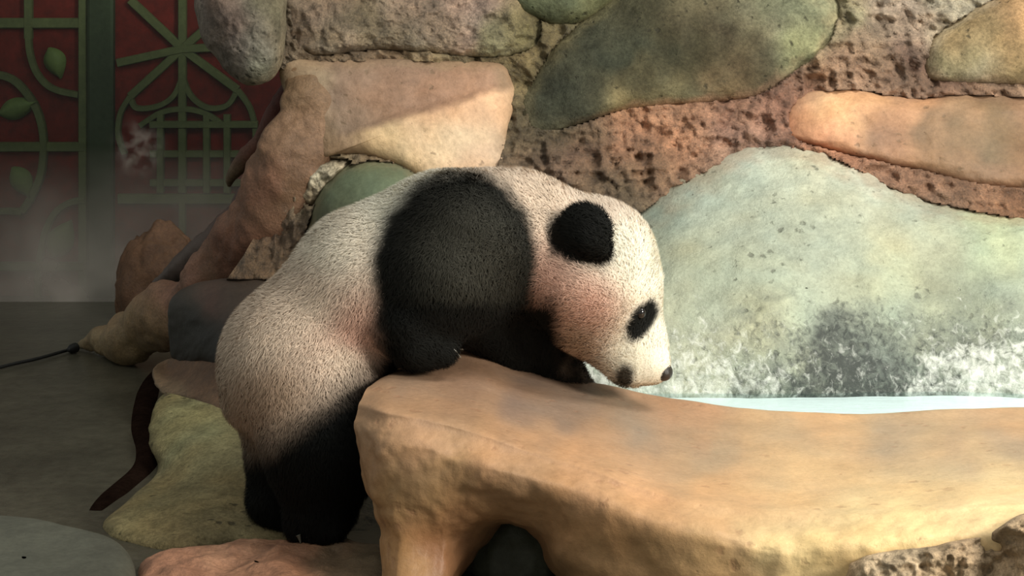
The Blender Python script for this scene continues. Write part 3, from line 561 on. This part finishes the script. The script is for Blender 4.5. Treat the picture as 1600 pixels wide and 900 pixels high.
m5 = N.new('ShaderNodeMapRange'); m5.inputs[1].default_value = 0.42; m5.inputs[2].default_value = 0.68; L.new(n5.outputs[0], m5.inputs[0])
m6 = N.new('ShaderNodeMath'); m6.operation = 'MULTIPLY_ADD'; L.new(m4.outputs[0], m6.inputs[0]); L.new(m5.outputs[0], m6.inputs[1]); L.new(ml.outputs[0], m6.inputs[2])
mx2 = N.new('ShaderNodeMixShader'); L.new(fr.outputs[0], mx.inputs[0]); L.new(tr.outputs[0], mx.inputs[1]); L.new(gl.outputs[0], mx.inputs[2])
L.new(m6.outputs[0], mx2.inputs[0]); L.new(mx.outputs[0], mx2.inputs[1]); L.new(df.outputs[0], mx2.inputs[2]); L.new(mx2.outputs[0], N['Material Output'].inputs[0])
box('window_1', (x0, 5.06, 0.0), (x1, 5.066, 1.35), M_GLASS, kind='structure', label='hazed glass pane with reflections painted on before the red lattice panel', category='window')
# cable
M_BLACK = plain('black rubber', (0.012, 0.012, 0.012), 0.5, 0.3, 0.05, 0.05)
cab = empty('cable', onZ(60, 560, 0.0), label='thin dark cable running over the floor to the pointed root tip', category='cable')
path_tube('wire', catmull(np.array([onZ(a, b, 0.006) for a, b in [(-120, 610), (0, 574), (60, 560), (112, 545)]]), 30), 0.004, M_BLACK, m=8, parent=cab)
path_tube('plug', catmull(np.array([onZ(a, b, 0.012) for a, b in [(106, 547), (111, 545.5), (115, 544), (118, 543)]]), 14), np.interp(np.linspace(0, 1, 14), [0, .4, 1], [0.004, 0.011, 0.012]), M_BLACK, m=12, parent=cab)

# ================================================================== THE PANDA
DC = 3.05
def pt(u, v, w):                                          # pixel and depth offset (mm) -> camera-aligned metres
    d = DC+w/1000.0; return np.array([(u-800)/F*d, (450-v)/F*d, d]), d/F
PR = []   # (kind, data, smooth k)
def cone(a, b, k=0.03):
    pa, sa = pt(*a[:3]); pb, sb = pt(*b[:3]); PR.append(('c', pa, pb, a[3]*sa, b[3]*sb, k))
def ell(c, r, rot=0.0, k=0.03, yaw=0.0):
    p, s = pt(*c); PR.append(('e', p, np.array(r)*s, math.radians(rot), math.radians(yaw), k))
def sdf(X, prims):
    out = None
    for p in prims:
        if p[0] == 'c':
            a, b, ra, rb, k = p[1:]; ab = b-a; t = np.clip(((X-a)@ab)/(ab@ab), 0, 1)
            d = np.linalg.norm(X-a-t[..., None]*ab, axis=-1)-(ra+(rb-ra)*t)
        else:
            c, r, ro, ya, k = p[1:]; q = X-c; cs, sn = math.cos(ro), math.sin(ro)
            x = q[..., 0]*cs-q[..., 1]*sn; y = q[..., 0]*sn+q[..., 1]*cs; z = q[..., 2]
            cs, sn = math.cos(ya), math.sin(ya); x, z = x*cs-z*sn, x*sn+z*cs
            k0 = np.sqrt((x/r[0])**2+(y/r[1])**2+(z/r[2])**2); k1 = np.sqrt((x/r[0]**2)**2+(y/r[1]**2)**2+(z/r[2]**2)**2)
            d = k0*(k0-1)/(k1+1e-9)
        if out is None: out = d
        else:
            h = np.clip(0.5+0.5*(out-d)/k, 0, 1); out = out*(1-h)+d*h-k*h*(1-h)
    return out
# trunk
ell((455, 572, 0), (104, 118, 125), 10)
cone((470, 562, 0, 108), (580, 446, 0, 112), 0.05)
cone((580, 446, 0, 112), (700, 402, 0, 120), 0.05)
cone((700, 396, 0, 118), (800, 378, 10, 98), 0.05)
cone((800, 374, 10, 98), (890, 400, 10, 92), 0.05)
# head
ell((935, 430, 10), (88, 112, 112), 16, 0.04)
ell((900, 440, 10), (80, 84, 118), 0, 0.03)
cone((965, 470, 10, 70), (995, 540, 10, 44), 0.03)
cone((995, 535, 10, 42), (1012, 568, 10, 30), 0.02)
ell((1019, 568, 10), (26, 28, 31), 0, 0.015); cone((985, 578, 10, 20), (1022, 578, 10, 19), 0.012)
cone((930, 500, 10, 62), (975, 570, 10, 26), 0.03)
# ears
EARN = ('e',) ; ell((913, 360, -112), (46, 42, 20), -15, 0.012, yaw=22); cone((925, 378, -116, 22), (941, 391, -116, 14), 0.012); ell((905, 352, 126), (46, 44, 20), -15, 0.012, yaw=-22)
# near fore limb
iA0 = len(PR)
cone((720, 380, -70, 100), (690, 440, -88, 88), 0.04)
cone((690, 440, -88, 88), (648, 508, -100, 56), 0.03)
cone((646, 515, -102, 54), (655, 537, -108, 38), 0.02)
cone((650, 536, -108, 37), (688, 545, -112, 27), 0.015)
iA1 = len(PR)
# far fore limb
cone((770, 430, 80, 74), (820, 520, 105, 46), 0.03)
cone((740, 470, 40, 70), (800, 535, 85, 44), 0.03)
cone((820, 520, 105, 46), (870, 575, 115, 36), 0.02)
cone((865, 572, 115, 34), (905, 615, 120, 26), 0.02)
iB1 = len(PR)
# hind limbs
cone((500, 610, -40, 92), (505, 700, -60, 88), 0.04)
cone((505, 700, -60, 88), (500, 790, -62, 56), 0.03)
cone((498, 796, -64, 50), (490, 824, -74, 27), 0.02)
cone((470, 822, -66, 24), (518, 828, -90, 19), 0.015)
cone((450, 620, 60, 84), (448, 700, 60, 58), 0.04)
cone((448, 700, 60, 58), (430, 780, 50, 40), 0.03)
cone((430, 780, 50, 38), (452, 812, 40, 24), 0.02)
iH1 = len(PR)
# tail
ell((376, 634, 0), (18, 22, 28), 0, 0.03)
# sample on a grid and extract (surface nets)
H = 0.0058
lo = np.array([-0.50, -0.44, DC-0.24]); hi = np.array([0.28, 0.22, DC+0.24]); nn = np.ceil((hi-lo)/H).astype(int)
ax = [lo[i]+np.arange(nn[i])*H for i in range(3)]
S = np.empty(nn, np.float32)
for i in range(0, nn[0], 24):
    gx, gy, gz = np.meshgrid(ax[0][i:i+24], ax[1], ax[2], indexing='ij'); S[i:i+24] = sdf(np.stack([gx, gy, gz], -1), PR)
def surface_nets(S, lo, H):
    n = np.array(S.shape); neg = S < 0
    acc = np.zeros((*(n-1), 3)); cnt = np.zeros(n-1)
    corners = [(i, j, k) for i in (0, 1) for j in (0, 1) for k in (0, 1)]
    sub = lambda A, c: A[c[0]:n[0]-1+c[0], c[1]:n[1]-1+c[1], c[2]:n[2]-1+c[2]]
    for a in corners:
        for x in range(3):
            if a[x]: continue
            b = list(a); b[x] = 1
            va, vb = sub(S, a), sub(S, b); m = (va < 0) != (vb < 0)
            t = np.where(m, va/np.where(m, va-vb, 1), 0)
            for q in range(3): acc[..., q] += np.where(m, a[q]+(t if q == x else 0), 0)
            cnt += m
    idx = -np.ones(n-1, int); mk = cnt > 0; idx[mk] = np.arange(mk.sum())
    V = lo+(np.argwhere(mk)+acc[mk]/cnt[mk][:, None])*H
    Fs = []
    for x in range(3):
        y, z = (x+1) % 3, (x+2) % 3
        s0 = [slice(1, n[q]-1) for q in range(3)]; s0[x] = slice(0, n[x]-1); s1 = list(s0); s1[x] = slice(1, n[x])
        A, B = neg[tuple(s0)], neg[tuple(s1)]; e = np.argwhere(A != B)+np.array([0 if q == x else 1 for q in range(3)])
        fl = A[A != B]
        def cell(dy, dz):
            c = e.copy(); c[:, y] -= dy; c[:, z] -= dz; return idx[c[:, 0], c[:, 1], c[:, 2]]
        qd = np.stack([cell(1, 1), cell(0, 1), cell(0, 0), cell(1, 0)], 1); qd[~fl] = qd[~fl][:, ::-1]
        Fs.append(qd)
    return V, np.concatenate(Fs)
Vc, Fp = surface_nets(S, lo, H)
for _ in range(3):                                       # light smoothing
    A = np.zeros_like(Vc); ct = np.zeros(len(Vc))
    for k in range(4):
        a, b = Fp[:, k], Fp[:, (k+1) % 4]; np.add.at(A, a, Vc[b]); np.add.at(ct, a, 1)
    Vc = Vc*0.5+0.5*A/ct[:, None]
def to_world(X):
    return np.stack([X[..., 0], X[..., 2]*CP+X[..., 1]*SP, CAMZ-X[..., 2]*SP+X[..., 1]*CP], -1)
# coat colour
CREAM = srgb(226, 202, 176); PINK = srgb(224, 172, 146); WHITE = srgb(242, 236, 214); BLACK = srgb(19, 20, 17); GREYB = srgb(66, 64, 54); TANF = srgb(196, 164, 134)
def coat(X):
    Xw = to_world(X); u, v, d = uv_of(Xw); w = (d-DC)*1000
    nz = fbm(X, 0.02, 3, 4.0)*0.006
    c = idw(u, v, [(400, 520, CREAM), (520, 380, WHITE*0.6+CREAM*0.4), (620, 310, WHITE), (480, 470, CREAM), (560, 520, PINK), (420, 620, TANF), (540, 560, CREAM), (850, 320, CREAM), (860, 440, PINK), (920, 480, PINK), (900, 540, TANF), (960, 380, WHITE), (1010, 420, WHITE), (1020, 520, WHITE), (990, 560, WHITE), (950, 330, PINK*0.4+WHITE*0.6), (840, 500, PINK)], 3.0, 0, 0.02)
    c = c*(1+0.10*fbm(X, 0.03, 3, 2.0)[..., None])
    def blend(c, sd, colr, soft):
        k = sstep(soft, -soft, sd+nz)[..., None]; return c*(1-k)+colr*k
    # shoulder saddle and near arm: ellipse wrapping the trunk
    cu, cv, ru, rv = 714, 424, 126, 156; a = math.radians(8)
    x = (u-cu)*math.cos(a)+(v-cv)*math.sin(a); y = -(u-cu)*math.sin(a)+(v-cv)*math.cos(a)
    e = (np.sqrt((x/ru)**2+(y/rv)**2)-1)*0.12
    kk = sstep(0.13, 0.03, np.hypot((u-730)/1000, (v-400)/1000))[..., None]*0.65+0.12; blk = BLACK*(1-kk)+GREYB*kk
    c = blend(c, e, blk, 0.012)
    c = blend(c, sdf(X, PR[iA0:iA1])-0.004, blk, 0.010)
    far = np.maximum(sdf(X, PR[iA1:iB1])-0.006, -(w-40)/1000); c = blend(c, far, BLACK, 0.010)
    # chest and belly between the arms
    ch = np.maximum(np.maximum((470-v)/1000, (u-875)/1000), (600-u)/1000); c = blend(c, ch, BLACK, 0.012)
    # hind legs: below a slanting line, fading
    ln = ((586+np.interp(u, [380, 430, 500, 560, 600], [100, 92, 36, -10, -30]))-v)/1000
    ln = np.maximum(ln, sdf(X, PR[iB1:iH1])-0.075); k = sstep(0.035, -0.055, ln+nz)[..., None]; c = c*(1-k)+BLACK*k
    # ears
    c = blend(c, sdf(X, PR[12:15])-0.011, BLACK, 0.006)
    # eye patches
    a = math.radians(28); x = (u-1001)*math.cos(a)+(v-503)*math.sin(a); y = -(u-1001)*math.sin(a)+(v-503)*math.cos(a)
    ey = (np.sqrt((x/20)**2+(y/36)**2)-1)*0.026; ey = np.maximum(ey, (22-np.abs(w-10))/1000); c = blend(c, ey, BLACK, 0.005)
    # mouth corner
    mo = (np.hypot((u-977)/13, (v-588)/16)-1)*0.015; c = blend(c, mo, srgb(70, 62, 50), 0.006)
    return c
ccol = coat(Vc)
PWv = to_world(Vc); Fp = Fp.copy()
Np = vnormals(PWv, Fp)
cen = PWv.mean(0)
if np.mean(np.einsum('ij,ij->i', Np, PWv-cen)) < 0: Fp = Fp[:, ::-1].copy(); Np = -Np
def fur_mat(name):
    m, N, L, P = nt(name); at = N.new('ShaderNodeAttribute'); at.attribute_name = 'Col'
    L.new(at.outputs['Color'], P.inputs['Base Color']); P.inputs['Roughness'].default_value = 0.8; P.inputs['Specular IOR Level'].default_value = 0.2
    P.inputs['Sheen Weight'].default_value = 0.0; P.inputs['Sheen Roughness'].default_value = 0.4
    return m
M_FUR = fur_mat('panda coat')
base = to_world(pt(490, 850, -40)[0]); base[2] = 0.03
panda = empty('panda', base, label='black and white panda cub climbing over the orange brown ledge, head lowered', category='panda')
body = mesh_obj('body', PWv, Fp, M_FUR, panda, ccol)
# fur: tapered blades that take the skin's normals
def fur():
    tri = np.concatenate([Fp[:, [0, 1, 2]], Fp[:, [0, 2, 3]]])
    ar = np.linalg.norm(np.cross(PWv[tri[:, 1]]-PWv[tri[:, 0]], PWv[tri[:, 2]]-PWv[tri[:, 0]]), axis=1)
    n = 240000
    ti = rng.choice(len(tri), n, p=ar/ar.sum()); r = rng.random((n, 2)); f = r.sum(1) > 1; r[f] = 1-r[f]
    wts = np.stack([1-r.sum(1), r[:, 0], r[:, 1]], 1)
    g = lambda A: np.einsum('ij,ijk->ik', wts, A[tri[ti]])
    Pn, Nn, Cn, Xn = g(PWv), g(Np), g(ccol), g(Vc); Nn /= np.linalg.norm(Nn, axis=1, keepdims=True)
    u, v, d = uv_of(Pn)
    fl = idw(u, v, [(1010, 540, (-.15, .9)), (1000, 430, (-.5, .8)), (930, 400, (-.9, .3)), (900, 520, (-.8, .2)), (820, 330, (-.9, .0)), (720, 320, (-.2, -.9)), (680, 460, (-.1, -1)), (660, 550, (.6, -.5)), (560, 350, (-.8, -.5)), (450, 440, (-.6, -.8)), (400, 570, (-.2, -1)), (500, 520, (-.4, -.9)), (480, 720, (0, -1)), (850, 540, (.4, -.8))], 3, 0, 0.02)
    Fd = to_world(np.concatenate([fl, np.zeros((n, 1))], 1))-to_world(np.zeros((1, 3)))
    Fd += rng.normal(0, 0.35, (n, 3)) + 0.5*np.stack([fbm(Xn, 0.02, 2, s) for s in (1., 5., 9.)], 1)
    Fd -= Nn*np.einsum('ij,ij->i', Fd, Nn)[:, None]; Fd /= np.linalg.norm(Fd, axis=1, keepdims=True)+1e-9
    ln = (0.007+0.008*rng.random(n))
    face = ((u > 960) & (v > 440)) ; ln = np.where(face, 0.006+0.003*rng.random(n), ln)
    ln = np.where((u > 1000) & (v > 545), 0.003, ln)
    dirn = Nn*0.55+Fd*0.85; tip = Pn+(dirn*ln[:, None])
    mid = Pn+(Nn*0.45+Fd*0.35)*ln[:, None]*0.6
    side = np.cross(dirn, Nn+rng.normal(0, 0.12, (n, 3))); side /= np.linalg.norm(side, axis=1, keepdims=True)+1e-9; wd = 0.00065
    rootp = Pn-Nn*0.001
    V = np.stack([rootp-side*wd, rootp+side*wd, mid+side*wd*0.8, mid-side*wd*0.8, tip], 1).reshape(-1, 3)
    b = (np.arange(n)*5)[:, None]
    Ft = np.concatenate([b+np.array([0, 1, 2]), b+np.array([0, 2, 3]), b+np.array([3, 2, 4])])
    cv = Cn*(1+rng.normal(0, 0.04, (n, 1))); cv = np.repeat(cv, 5, 0)
    nm = np.repeat(Nn*0.9+Fd*0.15+rng.normal(0, .10, (n, 3)), 5, 0); nm /= np.linalg.norm(nm, axis=1, keepdims=True)
    return V, Ft, cv, nm
V, Ft, cv, nm = fur()
mesh_obj('fur', V, Ft, M_FUR, panda, cv, normals=nm, kind='stuff', label='short plush cream and black fur')
# eyes, nose, claws
def ball(name, c, r, mat, parent, n=20, rot=None, **props):
    th = np.linspace(0.03, math.pi-0.03, n)[:, None]; ph = np.linspace(0, 2*math.pi, 2*n, endpoint=False)[None]
    q = np.stack(np.broadcast_arrays(np.sin(th)*np.cos(ph), np.sin(th)*np.sin(ph), np.cos(th)*np.ones_like(ph)), -1)*np.array(r)
    return mesh_obj(name, (q+np.array(c)).reshape(-1, 3), grid_faces(n, 2*n, True), mat, parent, **props)
def skin_at(u, v, near=True):
    uu, vv_, dd = uv_of(PWv); k = np.hypot(uu-u, vv_-v) < 7; s = np.where(k)[0]
    i = s[np.argmin(dd[s])] if near else s[np.argmax(dd[s])]; return PWv[i], Np[i]
M_EYE = plain('dark wet eye', (0.012, 0.010, 0.009), 0.08, 0.6, 0.0, 0.0)
M_NOSE = plain('dark damp nose', tuple(srgb(44, 38, 32)), 0.35, 0.5, 0.1, 0.2, 200)
for near in (True, False):
    p, nrm = skin_at(1006, 494, near); ball('eye', p-nrm*0.001, (0.0085, 0.0085, 0.0095), M_EYE, panda, label='dark shiny eye')
p = to_world(pt(1037, 581, 4)[0]); ball('nose', p, (0.0145, 0.020, 0.0145), M_NOSE, panda, label='dark nose')
M_CLAW = plain('horn claw', tuple(srgb(96, 92, 78)), 0.3, 0.5, 0.1, 0.05)
def claw(u, v, w, du, dv, L_=18, r=4.0):
    A = catmull(np.array([to_world(pt(u+du*t*L_, v+dv*t*L_+6*t*t, w)[0]) for t in (0, .35, .7, 1)]), 10)
    path_tube('claw', A, np.linspace(r, 0.6, 10)/1000, M_CLAW, m=8, parent=panda)
for k in range(5): claw(700+k*1.5, 541+k*2.0, -128+k*9, 0.9, 0.25, 16)
for k in range(5): claw(466+k*13, 838-abs(k-2)*1.0, -108+k*8, 0.25, 0.5, 15)
